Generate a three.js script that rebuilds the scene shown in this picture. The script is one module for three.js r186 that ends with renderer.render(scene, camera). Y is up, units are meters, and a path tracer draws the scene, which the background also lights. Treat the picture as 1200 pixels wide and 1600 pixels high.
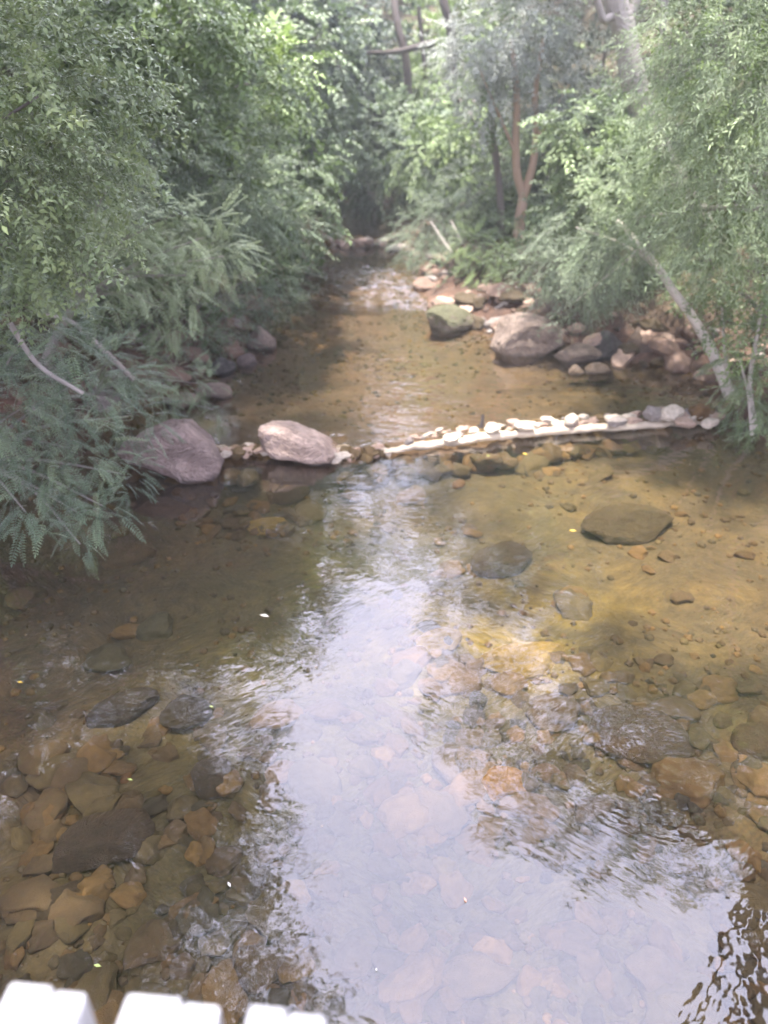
import * as THREE from 'three';
import { mergeGeometries, mergeVertices } from 'three/addons/utils/BufferGeometryUtils.js';
import { ImprovedNoise } from 'three/addons/math/ImprovedNoise.js';

// ------------------------------------------------------------------ camera, sky, sun, exposure
const scene = new THREE.Scene();
const EYE = 4.0, PITCH = 29.5 * Math.PI / 180;
const camera = new THREE.PerspectiveCamera(67.4, 0.75, 0.1, 900);
camera.position.set(0, EYE, 0);
camera.lookAt(0, EYE - Math.sin(PITCH), -Math.cos(PITCH));
camera.focus = 4.6; camera.userData.fStop = 0.95;
scene.add(camera);

const renderer = new THREE.WebGLRenderer({ antialias: true });
renderer.toneMapping = THREE.LinearToneMapping;
renderer.toneMappingExposure = 6.4;
renderer.shadowMap.enabled = true;

const noiseGen = new ImprovedNoise();
const pn = (x, y, z) => noiseGen.noise(x + 31.7, y + 11.3, z + 57.9);
const fbm = (x, y, z, o = 4) => { let s = 0, a = 0.5; for (let i = 0; i < o; i++) { s += a * pn(x, y, z); x *= 2.03; y *= 2.03; z *= 2.03; a *= 0.5; } return s; };
const SUN_DIR = new THREE.Vector3(-0.12, 0.965, 0.06).normalize();
{ // thin bright overcast, slightly lavender
  const W = 512, H = 256, d = new Float32Array(W * H * 4);
  for (let j = 0; j < H; j++) for (let i = 0; i < W; i++) {
    const el = (j + 0.5) / H * Math.PI - Math.PI / 2, az = (i + 0.5) / W * 2 * Math.PI;
    const x = Math.cos(el) * Math.cos(az), y = Math.sin(el), z = Math.cos(el) * Math.sin(az);
    const c = fbm(x * 2.2, y * 4, z * 2.2, 4);
    const L = 1.0 + 0.28 * c + 0.08 * Math.max(0, y), o = (j * W + i) * 4;
    d[o] = 0.86 * L + 0.05 * c; d[o + 1] = 0.86 * L; d[o + 2] = 1.14 * L - 0.06 * c; d[o + 3] = 1;
  }
  const t = new THREE.DataTexture(d, W, H, THREE.RGBAFormat, THREE.FloatType);
  t.mapping = THREE.EquirectangularReflectionMapping; t.magFilter = THREE.LinearFilter; t.needsUpdate = true;
  scene.background = t; scene.environment = t;
}
const sun = new THREE.DirectionalLight(new THREE.Color(1, 0.94, 0.84), 3.6);
sun.position.copy(SUN_DIR).multiplyScalar(60); sun.target.position.set(0, 0, -10);
sun.position.add(sun.target.position);
sun.castShadow = true; sun.shadow.radius = 4; sun.shadow.mapSize.set(4096, 4096);
Object.assign(sun.shadow.camera, { left: -40, right: 40, top: 40, bottom: -40, near: 1, far: 140 });
scene.add(sun, sun.target);
scene.fog = new THREE.FogExp2(new THREE.Color(0.86, 0.9, 0.92), 0.0022);

// ------------------------------------------------------------------ helpers
function rng(seed) { let a = seed >>> 0; return () => { a = (a + 0x6D2B79F5) | 0; let t = Math.imul(a ^ (a >>> 15), 1 | a); t = (t + Math.imul(t ^ (t >>> 7), 61 | t)) ^ t; return ((t ^ (t >>> 14)) >>> 0) / 4294967296; }; }
const clamp = THREE.MathUtils.clamp, lerp = THREE.MathUtils.lerp;
const smooth = (a, b, x) => { const t = clamp((x - a) / (b - a), 0, 1); return t * t * (3 - 2 * t); };
const lin = (r, g, b) => new THREE.Color().setRGB(r, g, b);
const V = (x, y, z) => new THREE.Vector3(x, y, z);
const used = {};
function numbered(n) { const k = used[n] = (used[n] ?? -1) + 1; return k ? n + '_' + String(k).padStart(3, '0') : n; }
function shade(o) { o.traverse((m) => { if (m.isMesh) { m.castShadow = true; m.receiveShadow = true; } }); return o; }
function thing(name, label, category, pos = V(0, 0, 0), group) {
  const o = new THREE.Group(); o.name = numbered(name); o.position.copy(pos); scene.add(o);
  o.userData = { label, category }; if (group) o.userData.group = group; return o;
}
function part(name, geometry, material, parent) { const m = new THREE.Mesh(geometry, material); m.name = numbered(name); parent.add(m); m.castShadow = m.receiveShadow = true; return m; }
function solo(name, label, category, geometry, material, pos = V(0, 0, 0), group) {
  const m = part(name, geometry, material, scene); m.position.copy(pos); m.userData = { label, category }; if (group) m.userData.group = group; return m;
}
// where a line of sight of the photograph meets the level y, or the upright plane z
const CP = Math.cos(PITCH), SP = Math.sin(PITCH);
function sight(px, py) { const X = (px - 600) / 1200, Y = -(py - 800) / 1200; return V(X, -SP + Y * CP, -(CP + Y * SP)); }
function onLevel(px, py, y = 0) { const d = sight(px, py), t = (y - EYE) / d.y; return V(d.x * t, y, d.z * t); }
function onDepth(px, py, z) { const d = sight(px, py), t = z / d.z; return V(d.x * t, EYE + d.y * t, z); }

function dataTexture(n, fn, srgb) {
  const d = new Uint8Array(n * n * 4);
  for (let j = 0; j < n; j++) for (let i = 0; i < n; i++) { const c = fn(i / n, j / n), o = (j * n + i) * 4; for (let k = 0; k < 3; k++) d[o + k] = clamp(Math.round((Array.isArray(c) ? c[k] : c) * 255), 0, 255); d[o + 3] = 255; }
  const t = new THREE.DataTexture(d, n, n); t.wrapS = t.wrapT = THREE.RepeatWrapping; t.magFilter = THREE.LinearFilter; t.minFilter = THREE.LinearMipmapLinearFilter; t.generateMipmaps = true;
  if (srgb) t.colorSpace = THREE.SRGBColorSpace; t.needsUpdate = true; return t;
}
// noise that tiles: points on a torus
function tiled(u, v, s, seed, o = 4) { const a = u * 2 * Math.PI, b = v * 2 * Math.PI, r = s / (2 * Math.PI); return fbm(Math.cos(a) * r + seed, Math.sin(a) * r + Math.cos(b) * r * 1.3, Math.sin(b) * r - seed, o); }
const gritMap = dataTexture(512, (u, v) => { const a = tiled(u, v, 14, 3, 5), b = tiled(u, v, 60, 9, 3); const k = clamp(0.74 + a * 0.55 + b * 0.6, 0.25, 1); return [k, k * 0.985, k * 0.96]; });
const gritBump = dataTexture(512, (u, v) => 0.5 + tiled(u, v, 40, 5, 4) * 0.9);
const barkBump = dataTexture(256, (u, v) => 0.5 + tiled(u, v, 14, 2, 4));
const rockBump = dataTexture(512, (u, v) => 0.5 + tiled(u, v, 24, 7, 5) * 0.9);

// ------------------------------------------------------------------ shape of the valley
const LB = [[8, -5.2], [-4, -5.0], [-6.5, -4.6], [-8.7, -4.7], [-9.3, -4.0], [-9.95, -3.3], [-10.7, -2.8], [-11.85, -2.7], [-12.5, -2.15], [-14.5, -2.4], [-15.4, -1.95], [-17.6, -1.75], [-19.7, -1.5], [-22.2, -1.5], [-26, -1.7], [-29, -3.4], [-33, -8], [-45, -26]];
const RB = [[8, 5.6], [-5, 5.3], [-8.3, 5.0], [-9.5, 4.55], [-11.25, 4.7], [-11.8, 3.5], [-12.7, 2.2], [-13.8, 1.5], [-14.2, 1.05], [-15.9, 0.85], [-17.6, 0.75], [-20.4, 0.15], [-25.4, 0.35], [-28, -0.4], [-33, -3.5], [-45, -20]];
function edgeAt(T, z) { if (z >= T[0][0]) return T[0][1]; for (let i = 1; i < T.length; i++) if (z >= T[i][0]) { const t = (z - T[i - 1][0]) / (T[i][0] - T[i - 1][0]); return lerp(T[i - 1][1], T[i][1], t); } return T[T.length - 1][1]; }
const weirZ = (x) => (x < -0.3 ? -8.46 : -8.46 - 0.36 * Math.min(x + 0.3, 5) + 0.032 * Math.min(x + 0.3, 5) ** 2);
const farWeirZ = (x) => -20.6 + 0.15 * x;
function level(x, z) { if (z > weirZ(x)) return 0; if (z > farWeirZ(x)) return 0.11 + 0.14 * smooth(-15.0, -17.6, z); return 0.33; }
function outside(x, z) { return Math.max(edgeAt(LB, z) - x, x - edgeAt(RB, z)) + 0.22 * fbm(x * 0.9, 3, z * 0.9, 3); }
function groundY(x, z) {
  const e = outside(x, z), l = level(x, z);
  const wob = fbm(x * 1.1, 1, z * 1.1, 4);
  if (e < 0) {
    const lower = z > weirZ(x);
    let D = lower ? lerp(0.42, 0.30, smooth(-7.2, -8.4, z)) : z > -15.4 ? 0.26 : z > -17.6 ? 0.09 : 0.25;
    if (lower && x > 0) D -= 0.10 * smooth(1, 4, x);
    if (!lower && z > -15 && x > 1.0) D = lerp(D, 0.14, smooth(1, 2.6, x));
    return l - D * smooth(0, 1.1, -e) - 0.015 + wob * 0.07 * smooth(0, 0.6, -e) + fbm(x * 4, 7, z * 4, 2) * 0.016;
  }
  const hill = Math.max(0, e - 5) * 0.42;
  return l - 0.015 + Math.min(e, 1.2) * 0.42 + Math.max(0, Math.min(e, 5) - 1.2) * 0.34 + Math.min(hill, 16) + wob * (0.12 + 0.10 * Math.min(e, 6)) * smooth(0, 0.6, e) + fbm(x * 3.3, 5, z * 3.3, 3) * 0.09 * smooth(0, 0.4, e);
}
{ // one sheet of ground, cut at the waterline into bed and banks
  const xs = [], zs = [];
  for (let x = -5.6; x <= 5.61; x += 0.055) xs.push(x);
  for (let d = 0.07, x = 5.6; x < 170; d *= 1.13) { x += d; xs.push(x); xs.unshift(-x); }
  for (let z = 0.5; z >= -18; z -= 0.055) zs.push(z);
  for (let d = 0.07, z = -18; z > -220; d *= 1.035) { z -= d; zs.push(z); }
  for (let d = 0.1, z = 0.5; z < 60; d *= 1.2) { z += d; zs.unshift(z); }
  const nx = xs.length, nz = zs.length, P = new Float32Array(nx * nz * 3), C = new Float32Array(nx * nz * 3), U = new Float32Array(nx * nz * 2), E = new Float32Array(nx * nz);
  const sand = lin(0.112, 0.083, 0.042), ochre = lin(0.135, 0.094, 0.036), olive = lin(0.090, 0.080, 0.028), umber = lin(0.098, 0.062, 0.043), soil = lin(0.075, 0.043, 0.030), red = lin(0.14, 0.072, 0.045), litter = lin(0.07, 0.055, 0.03), c = new THREE.Color();
  for (let j = 0; j < nz; j++) for (let i = 0; i < nx; i++) {
    const x = xs[i], z = zs[j], k = j * nx + i, e = outside(x, z);
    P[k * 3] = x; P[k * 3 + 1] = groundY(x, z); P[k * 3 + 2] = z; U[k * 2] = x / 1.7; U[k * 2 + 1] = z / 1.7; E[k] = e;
    const n1 = fbm(x * 0.55, 21, z * 0.55, 4), n2 = fbm(x * 2.3, 40, z * 2.3, 4), n3 = fbm(x * 9, 60, z * 9, 3);
    if (e < 0.12) {
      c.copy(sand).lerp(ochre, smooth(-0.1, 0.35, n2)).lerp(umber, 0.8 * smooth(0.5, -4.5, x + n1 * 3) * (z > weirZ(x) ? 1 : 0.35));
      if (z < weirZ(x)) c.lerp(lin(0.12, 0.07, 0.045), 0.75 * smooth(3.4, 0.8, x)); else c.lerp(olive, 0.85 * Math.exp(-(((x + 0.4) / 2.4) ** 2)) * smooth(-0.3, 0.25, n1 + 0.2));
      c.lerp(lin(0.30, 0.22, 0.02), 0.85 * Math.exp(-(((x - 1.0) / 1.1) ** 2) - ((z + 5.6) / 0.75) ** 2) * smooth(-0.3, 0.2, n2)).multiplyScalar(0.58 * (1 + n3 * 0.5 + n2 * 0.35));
      c.lerp(red, smooth(-0.35, 0.1, e) * 0.5);
    } else c.copy(soil).lerp(red, smooth(1.6, 0.1, e) * smooth(-0.35, 0.3, n2)).lerp(litter, smooth(0.6, 3, e)).multiplyScalar(1 + n3 * 0.7);
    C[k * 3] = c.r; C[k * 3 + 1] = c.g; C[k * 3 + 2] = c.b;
  }
  const all = []; for (let j = 0; j < nz - 1; j++) for (let i = 0; i < nx - 1; i++) { const a = j * nx + i, b = a + 1, d = a + nx, e = d + 1; all.push(a, b, d, b, e, d); }
  const g = new THREE.BufferGeometry(); g.setAttribute('position', new THREE.BufferAttribute(P, 3)); g.setAttribute('color', new THREE.BufferAttribute(C, 3)); g.setAttribute('uv', new THREE.BufferAttribute(U, 2)); g.setIndex(all); g.computeVertexNormals();
  const idx = [[], [], []];
  for (let t = 0; t < all.length; t += 6) { const a = all[t], x = P[a * 3], z = P[a * 3 + 2], mid = (edgeAt(LB, z) + edgeAt(RB, z)) / 2, w = E[a] < 0 ? 0 : x < mid ? 1 : 2; for (let q = 0; q < 6; q++) idx[w].push(all[t + q]); }
  const m = new THREE.MeshStandardMaterial({ vertexColors: true, map: gritMap, bumpMap: gritBump, bumpScale: 0.012, roughness: 0.9 });
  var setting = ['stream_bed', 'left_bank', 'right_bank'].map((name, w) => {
    const old = idx[w], map = new Map(), ni = [], pos = [], nor = [], col = [], uv = [];
    for (const v of old) { let q = map.get(v); if (q === undefined) { q = map.size; map.set(v, q); const n = g.attributes.normal; pos.push(P[v * 3], P[v * 3 + 1], P[v * 3 + 2]); nor.push(n.getX(v), n.getY(v), n.getZ(v)); col.push(C[v * 3], C[v * 3 + 1], C[v * 3 + 2]); uv.push(U[v * 2], U[v * 2 + 1]); } ni.push(q); }
    const h = new THREE.BufferGeometry(); h.setAttribute('position', new THREE.Float32BufferAttribute(pos, 3)); h.setAttribute('normal', new THREE.Float32BufferAttribute(nor, 3)); h.setAttribute('color', new THREE.Float32BufferAttribute(col, 3)); h.setAttribute('uv', new THREE.Float32BufferAttribute(uv, 2)); h.setIndex(ni);
    const o = part(name, h, m, scene);
    o.userData = { kind: 'structure', category: 'ground', label: ['brown sandy stream bed strewn with stones under the clear water', 'overgrown earth bank on the left of the stream', 'stony red earth bank on the right of the stream'][w] };
    return o;
  });
}
const [bed, leftBank, rightBank] = setting;

// ------------------------------------------------------------------ water
{
  const wave = (x, z) => { // height of the surface above its level
    const calm = z > weirZ(x), riff = smooth(-14.5, -15.1, z) * smooth(-18.6, -17.4, z);
    const near = calm ? 0.35 + 0.65 * smooth(-6.5, -8.6, z) + 0.15 * smooth(-4.5, -2.5, z) : 2.5;
    let h = near * (0.0016 * (1 - 0.65 * smooth(-4.6, -2.8, z)) * pn(x * 8, 3, z * 21) * smooth(-0.2, 0.3, pn(x * 0.8, 5, z * 0.8)) + 0.0032 * fbm(x * 2.2, 2, z * 3.2, 2) + 0.0012 * pn(x * 6, 9, z * 13) * (1 - 0.6 * smooth(-4.6, -2.8, z)));
    return h + riff * (0.10 * fbm(x * 3.0, 12, z * 9.0, 3));
  };
  const sheet = (x0, x1, nx, zf, zn, nz, put) => {
    const P = [], U = [], I = [];
    for (let j = 0; j <= nz; j++) for (let i = 0; i <= nx; i++) { const x = lerp(x0, x1, i / nx), z = lerp(zn(x), zf(x), j / nz); P.push(x, put(x, z), z); U.push(x / 2.4, z / 2.4); }
    for (let j = 0; j < nz; j++) for (let i = 0; i < nx; i++) { const a = j * (nx + 1) + i, b = a + 1, c = a + nx + 1, d = c + 1; I.push(a, b, c, b, d, c); }
    const g = new THREE.BufferGeometry(); g.setAttribute('position', new THREE.Float32BufferAttribute(P, 3)); g.setAttribute('uv', new THREE.Float32BufferAttribute(U, 2)); g.setIndex(I); g.computeVertexNormals(); return g;
  };
  const lower = sheet(-5.6, 5.8, 300, (x) => weirZ(x), () => 0.5, 420, wave);
  const back = sheet(-7, 7, 40, () => 0.5, () => 40, 60, () => 0);
  const upper = sheet(-5, 5.6, 200, (x) => farWeirZ(x) + 0.001, (x) => weirZ(x) - 0.001, 330, (x, z) => 0.11 + 0.14 * smooth(-15.0, -17.6, z) + wave(x, z));
  const top = sheet(-14, 3, 90, () => -36, (x) => farWeirZ(x), 120, (x, z) => 0.33 + wave(x, z));
  const m = new THREE.MeshPhysicalMaterial({ color: lin(0.95, 0.89, 0.78), roughness: 0.0, transmission: 1, thickness: 0, ior: 1.8 });
  m.bumpMap = dataTexture(1024, (u, v) => 0.5 + 0.35 * tiled(u, v * 1, 30, 4, 2) + 0.4 * tiled(u, v, 11, 6, 2)); m.bumpScale = 0.0022;
  const o = part('stream_water', mergeGeometries([lower, back, upper, top]), m, scene);
  o.userData = { kind: 'structure', category: 'water', label: 'clear tea brown stream water mirroring sky and trees' };
}

// ------------------------------------------------------------------ rocks
function rockShape(seed, { detail = 5, cuts = 7, rough = 0.16, flat = 1, fine = 0.02, tones }) {
  const r = rng(seed), g0 = new THREE.IcosahedronGeometry(1, detail); g0.deleteAttribute('uv'); g0.deleteAttribute('normal');
  const g = mergeVertices(g0, 1e-4), p = g.attributes.position, n = p.count, col = new Float32Array(n * 3), uv = new Float32Array(n * 2), planes = [];
  for (let i = 0; i < cuts; i++) { const a = r() * 6.283, y = r() * 1.8 - 0.9, q = Math.sqrt(1 - y * y); planes.push([V(Math.cos(a) * q, y, Math.sin(a) * q), 0.52 + r() * 0.36]); }
  const s = seed * 3.17 % 50, v = V(0, 0, 0), c = new THREE.Color();
  for (let i = 0; i < n; i++) {
    v.fromBufferAttribute(p, i);
    const d = v.clone();
    for (const [pl, k] of planes) { const h = v.dot(pl); if (h > k) v.addScaledVector(pl, (k - h) * 0.9); }
    v.addScaledVector(d, rough * fbm(d.x * 1.5 + s, d.y * 1.5, d.z * 1.5, 3) * 1.6 + fine * fbm(d.x * 8 + s, d.y * 8, d.z * 8, 3) * 2);
    v.y *= flat; p.setXYZ(i, v.x, v.y, v.z); uv[i * 2] = d.x * 1.1 + d.y * 0.8; uv[i * 2 + 1] = d.z * 1.1 - d.y * 0.8;
    if (tones) { const t = smooth(-0.3, 0.35, fbm(d.x * 2.2 + s, d.y * 2.2, d.z * 2.2 + 9, 4)); c.copy(tones[0]).lerp(tones[1], t); if (tones[2]) c.lerp(tones[2], smooth(0.05, 0.4, d.y + fbm(d.x * 3, d.y * 3 + s, d.z * 3, 4) * 1.4) * 0.75); c.multiplyScalar(1 + 0.8 * fbm(d.x * 13, d.y * 13 + s, d.z * 13, 3)); } else { const k = 1 + 0.75 * fbm(d.x * 4 + s, d.y * 4, d.z * 4, 4); c.setRGB(k, k, k); }
    col[i * 3] = c.r; col[i * 3 + 1] = c.g; col[i * 3 + 2] = c.b;
  }
  g.setAttribute('color', new THREE.BufferAttribute(col, 3)); g.setAttribute('uv', new THREE.BufferAttribute(uv, 2)); g.computeVertexNormals(); return g;
}
const rockMat = new THREE.MeshStandardMaterial({ vertexColors: true, roughness: 0.82, bumpMap: rockBump, bumpScale: 0.05 });
const stoneMats = {}; // the tones of the small stones
for (const [k, r, g, b] of [['amber', 0.30, 0.155, 0.042], ['ochre', 0.34, 0.19, 0.05], ['brown', 0.15, 0.088, 0.045], ['olive', 0.16, 0.12, 0.045], ['dark', 0.055, 0.05, 0.04], ['green', 0.075, 0.085, 0.045], ['red', 0.155, 0.10, 0.075], ['pink', 0.32, 0.225, 0.175], ['pale', 0.42, 0.355, 0.29], ['grey', 0.20, 0.17, 0.155], ['orange', 0.42, 0.18, 0.04], ['yellow', 0.34, 0.235, 0.03]])
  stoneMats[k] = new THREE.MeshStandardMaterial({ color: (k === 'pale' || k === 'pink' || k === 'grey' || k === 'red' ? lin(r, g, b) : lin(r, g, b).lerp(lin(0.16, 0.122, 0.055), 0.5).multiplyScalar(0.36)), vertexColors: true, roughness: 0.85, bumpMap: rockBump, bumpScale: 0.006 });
const cobbles = [], slabs = []; for (let i = 0; i < 9; i++) { cobbles.push(rockShape(100 + i, { detail: 4, cuts: 7, rough: 0.26, fine: 0.04 })); slabs.push(rockShape(140 + i, { detail: 4, cuts: 11, rough: 0.22, fine: 0.04 })); }
function stone(parent, geos, tone, x, y, z, sx, sy, sz, turn, r, name = 'stone') {
  const m = part(name, geos[Math.floor(r() * geos.length)], stoneMats[tone], parent);
  m.position.set(x, y, z); m.scale.set(sx, sy, sz); m.rotation.set((r() - 0.5) * 0.35, turn, (r() - 0.5) * 0.35); return m;
}
// big boulders, each built for its own outline: [px, py of the foot's middle, level, half sizes, turn, tones, label]
const T = { mauve: [lin(0.145, 0.103, 0.092), lin(0.22, 0.165, 0.148)], pinkish: [lin(0.25, 0.18, 0.15), lin(0.38, 0.285, 0.24)], mossy: [lin(0.13, 0.11, 0.075), lin(0.21, 0.16, 0.13), lin(0.12, 0.125, 0.06)], greyred: [lin(0.19, 0.14, 0.115), lin(0.27, 0.205, 0.17)], dark: [lin(0.07, 0.065, 0.06), lin(0.14, 0.12, 0.115)], brown: [lin(0.14, 0.10, 0.075), lin(0.21, 0.145, 0.105)], tan: [lin(0.33, 0.23, 0.15), lin(0.45, 0.33, 0.24)] };
function boulder(seed, px, py, y, [sx, sy, sz], turn, tones, label, opt = {}) {
  const p = onLevel(px, py, y), g = rockShape(seed, { detail: 18, cuts: 9, rough: 0.10, fine: 0.03, tones, ...opt });
  const m = solo(opt.name ?? 'boulder', label, opt.name === 'rock' ? 'rock' : 'boulder', g, rockMat, p.add(V(0, opt.lift ?? sy * 0.35, -sz * 0.55)));
  m.scale.set(sx, sy, sz); m.rotation.set(opt.tx ?? 0, turn, opt.tz ?? 0); wet(m, y); return m;
}
{ // wedge boulder at the left end of the weir: its ridge falls to the right, the front leans under
  const shape = new THREE.Shape([[-0.62, 0.02], [-0.40, 0.24], [-0.10, 0.40], [0.12, 0.41], [0.34, 0.22], [0.50, -0.06], [0.44, -0.26], [0.16, -0.32], [-0.2, -0.16], [-0.5, -0.1]].map(([a, b]) => new THREE.Vector2(a, b)));
  let g = new THREE.ExtrudeGeometry(shape, { depth: 0.5, bevelEnabled: true, bevelThickness: 0.16, bevelSize: 0.12, bevelOffset: -0.1, bevelSegments: 4, steps: 6, curveSegments: 4 });
  g.translate(0, 0, -0.25);
  g.deleteAttribute('uv'); g.deleteAttribute('normal'); g = mergeVertices(g, 1e-3);
  // refine by splitting edges so that the noise has vertices to move
  for (let k = 0; k < 4; k++) g = split(g, 0.05);
  dress(g, 5, T.mauve, 0.07, 0.012);
  const m = solo('boulder', 'big mauve wedge shaped boulder at the left end of the weir', 'boulder', g, rockMat, V(-2.42, 0.17, -8.15)); m.rotation.set(-0.25, 0.12, -0.08); m.scale.set(1, 0.86, 1); wet(m, 0);
  const shape2 = new THREE.Shape([[-0.44, 0.12], [-0.40, 0.25], [-0.1, 0.25], [0.1, 0.16], [0.34, 0.05], [0.47, -0.06], [0.42, -0.16], [0.1, -0.18], [-0.3, -0.16]].map(([a, b]) => new THREE.Vector2(a, b)));
  let g2 = new THREE.ExtrudeGeometry(shape2, { depth: 0.36, bevelEnabled: true, bevelThickness: 0.16, bevelSize: 0.09, bevelOffset: -0.07, bevelSegments: 4, steps: 5 });
  g2.translate(0, 0, -0.2); g2.deleteAttribute('uv'); g2.deleteAttribute('normal'); g2 = mergeVertices(g2, 1e-3);
  for (let k = 0; k < 4; k++) g2 = split(g2, 0.045);
  dress(g2, 11, T.pinkish, 0.05, 0.01);
  const m2 = solo('boulder', 'smooth pale pink boulder in the middle of the weir', 'boulder', g2, rockMat, V(-1.03, 0.12, -8.52)); m2.rotation.set(-0.2, -0.12, -0.06); m2.scale.set(1, 0.85, 1); wet(m2, 0);
}
function split(g, longest) { // halve every edge longer than the limit
  const p = Array.from(g.attributes.position.array), I = Array.from(g.index.array), out = [], mids = new Map();
  const len = (a, b) => Math.hypot(p[a * 3] - p[b * 3], p[a * 3 + 1] - p[b * 3 + 1], p[a * 3 + 2] - p[b * 3 + 2]);
  const mid = (a, b) => { const k = a < b ? a * 1e6 + b : b * 1e6 + a; let m = mids.get(k); if (m === undefined) { m = p.length / 3; p.push((p[a * 3] + p[b * 3]) / 2, (p[a * 3 + 1] + p[b * 3 + 1]) / 2, (p[a * 3 + 2] + p[b * 3 + 2]) / 2); mids.set(k, m); } return m; };
  for (let t = 0; t < I.length; t += 3) {
    let [a, b, c] = [I[t], I[t + 1], I[t + 2]]; const l = [len(a, b) > longest, len(b, c) > longest, len(c, a) > longest], n = l.filter(Boolean).length;
    if (n === 0) { out.push(a, b, c); continue; }
    if (n === 3) { const x = mid(a, b), y = mid(b, c), z = mid(c, a); out.push(a, x, z, x, b, y, z, y, c, x, y, z); continue; }
    while (n === 1 ? !l[0] : l[0]) { [a, b, c] = [b, c, a]; l.push(l.shift()); }
    if (n === 1) { const x = mid(a, b); out.push(a, x, c, x, b, c); } else { const y = mid(b, c), z = mid(c, a); out.push(a, b, y, a, y, z, z, y, c); }
  }
  const h = new THREE.BufferGeometry(); h.setAttribute('position', new THREE.Float32BufferAttribute(p, 3)); h.setIndex(out); return h;
}
function dress(g, s, tones, big, fine) {
  g.computeVertexNormals(); const p = g.attributes.position, n = g.attributes.normal.clone(), col = [], uv = [], c = new THREE.Color();
  for (let i = 0; i < p.count; i++) {
    const x = p.getX(i), y = p.getY(i), z = p.getZ(i), k = big * fbm(x * 2.4 + s, y * 2.4, z * 2.4, 3) * 1.6 + fine * fbm(x * 14 + s, y * 14, z * 14, 3) * 2;
    p.setXYZ(i, x + n.getX(i) * k, y + n.getY(i) * k, z + n.getZ(i) * k);
    c.copy(tones[0]).lerp(tones[1], smooth(-0.3, 0.35, fbm(x * 4 + s, y * 4, z * 4, 4))).multiplyScalar(1 + 0.8 * fbm(x * 22, y * 22 + s, z * 22, 3)); col.push(c.r, c.g, c.b); uv.push(x * 1.1 + z * 0.7, y * 1.2 - z * 0.8);
  }
  g.setAttribute('color', new THREE.Float32BufferAttribute(col, 3)); g.setAttribute('uv', new THREE.Float32BufferAttribute(uv, 2)); g.computeVertexNormals();
}
boulder(21, 700, 515, 0.11, [0.48, 0.27, 0.42], 0.3, T.mossy, 'rounded boulder with green moss at the right edge of the upper pool', { cuts: 5 });
boulder(22, 826, 556, 0.11, [0.60, 0.44, 0.5], -0.25, T.greyred, 'largest smooth grey brown boulder half in water on the right bank', { cuts: 5, tz: -0.1 });
boulder(23, 952, 562, 0.11, [0.36, 0.30, 0.32], 0.6, T.dark, 'dark grey boulder at the water edge beside the largest right boulder');
boulder(24, 1012, 560, 0.11, [0.38, 0.36, 0.36], 1.1, T.brown, 'brown boulder between the dark grey boulder and the leaning trunk');
boulder(25, 905, 568, 0.11, [0.40, 0.19, 0.3], 0.2, T.greyred, 'low reddish slab of rock in front of the dark grey boulder', { name: 'rock' });
boulder(26, 935, 583, 0.11, [0.24, 0.10, 0.14], 0.35, T.tan, 'sunlit tan flat rock lying in the water below the right bank', { name: 'rock' });
boulder(27, 902, 586, 0.11, [0.13, 0.10, 0.12], 1.3, T.tan, 'small pale knob of rock at the left end of the tan flat rock', { name: 'rock' });
boulder(28, 865, 512, 0.25, [0.42, 0.40, 0.4], 0.4, T.brown, 'brown boulder on the bank behind the largest right boulder');
boulder(29, 345, 552, 0.11, [0.36, 0.22, 0.3], 0.2, T.mauve, 'mauve boulder at the left edge of the upper pool under the shrubs', { cuts: 8 });
boulder(30, 408, 546, 0.11, [0.26, 0.24, 0.26], -0.5, T.greyred, 'reddish boulder jutting farthest into the upper pool from the left', { cuts: 8 });
boulder(31, 345, 582, 0.11, [0.24, 0.14, 0.2], 1.2, T.dark, 'dark wet rock in front of the mauve boulder on the left edge', { name: 'rock' });
boulder(32, 332, 622, 0.11, [0.30, 0.12, 0.22], 0.1, T.greyred, 'low rounded reddish rock in shallow water under the left fronds', { name: 'rock' });
boulder(33, 283, 633, 0.11, [0.28, 0.09, 0.2], -0.3, T.greyred, 'flat pale topped rock left of the low rounded reddish rock', { name: 'rock' });
boulder(34, 735, 425, 0.5, [0.62, 0.45, 0.5], 0.8, T.brown, 'brown boulder half hidden under ferns on the far right bank');
boulder(35, 385, 572, 0.11, [0.17, 0.12, 0.15], 0.8, T.mauve, 'small mauve rock between the mauve and the reddish left boulders', { name: 'rock' });
// sunken boulders that stand out
function wet(m, y) { m.updateMatrixWorld(); const p = m.geometry.attributes.position, c = m.geometry.attributes.color, v = V(0, 0, 0); for (let i = 0; i < p.count; i++) { v.fromBufferAttribute(p, i).applyMatrix4(m.matrixWorld); const k = lerp(0.5, 1, smooth(0.01, 0.07, v.y - y + 0.05 * fbm(v.x * 5, 1, v.z * 5, 3))); c.setXYZ(i, c.getX(i) * k, c.getY(i) * k, c.getZ(i) * k); } }
function sunken(seed, px, py, [sx, sy, sz], turn, tones, label, up = 0.3) {
  const p = onLevel(px, py, -0.2), y = groundY(p.x, p.z), g = rockShape(seed, { detail: 12, cuts: 6, rough: 0.1, fine: 0.025, tones });
  const m = solo('sunken_boulder', label, 'boulder', g, rockMat, V(p.x, Math.min(y + sy * up, -0.03 - sy * 0.9), p.z)); m.scale.set(sx, sy, sz); m.rotation.y = turn; return m;
}
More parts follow.
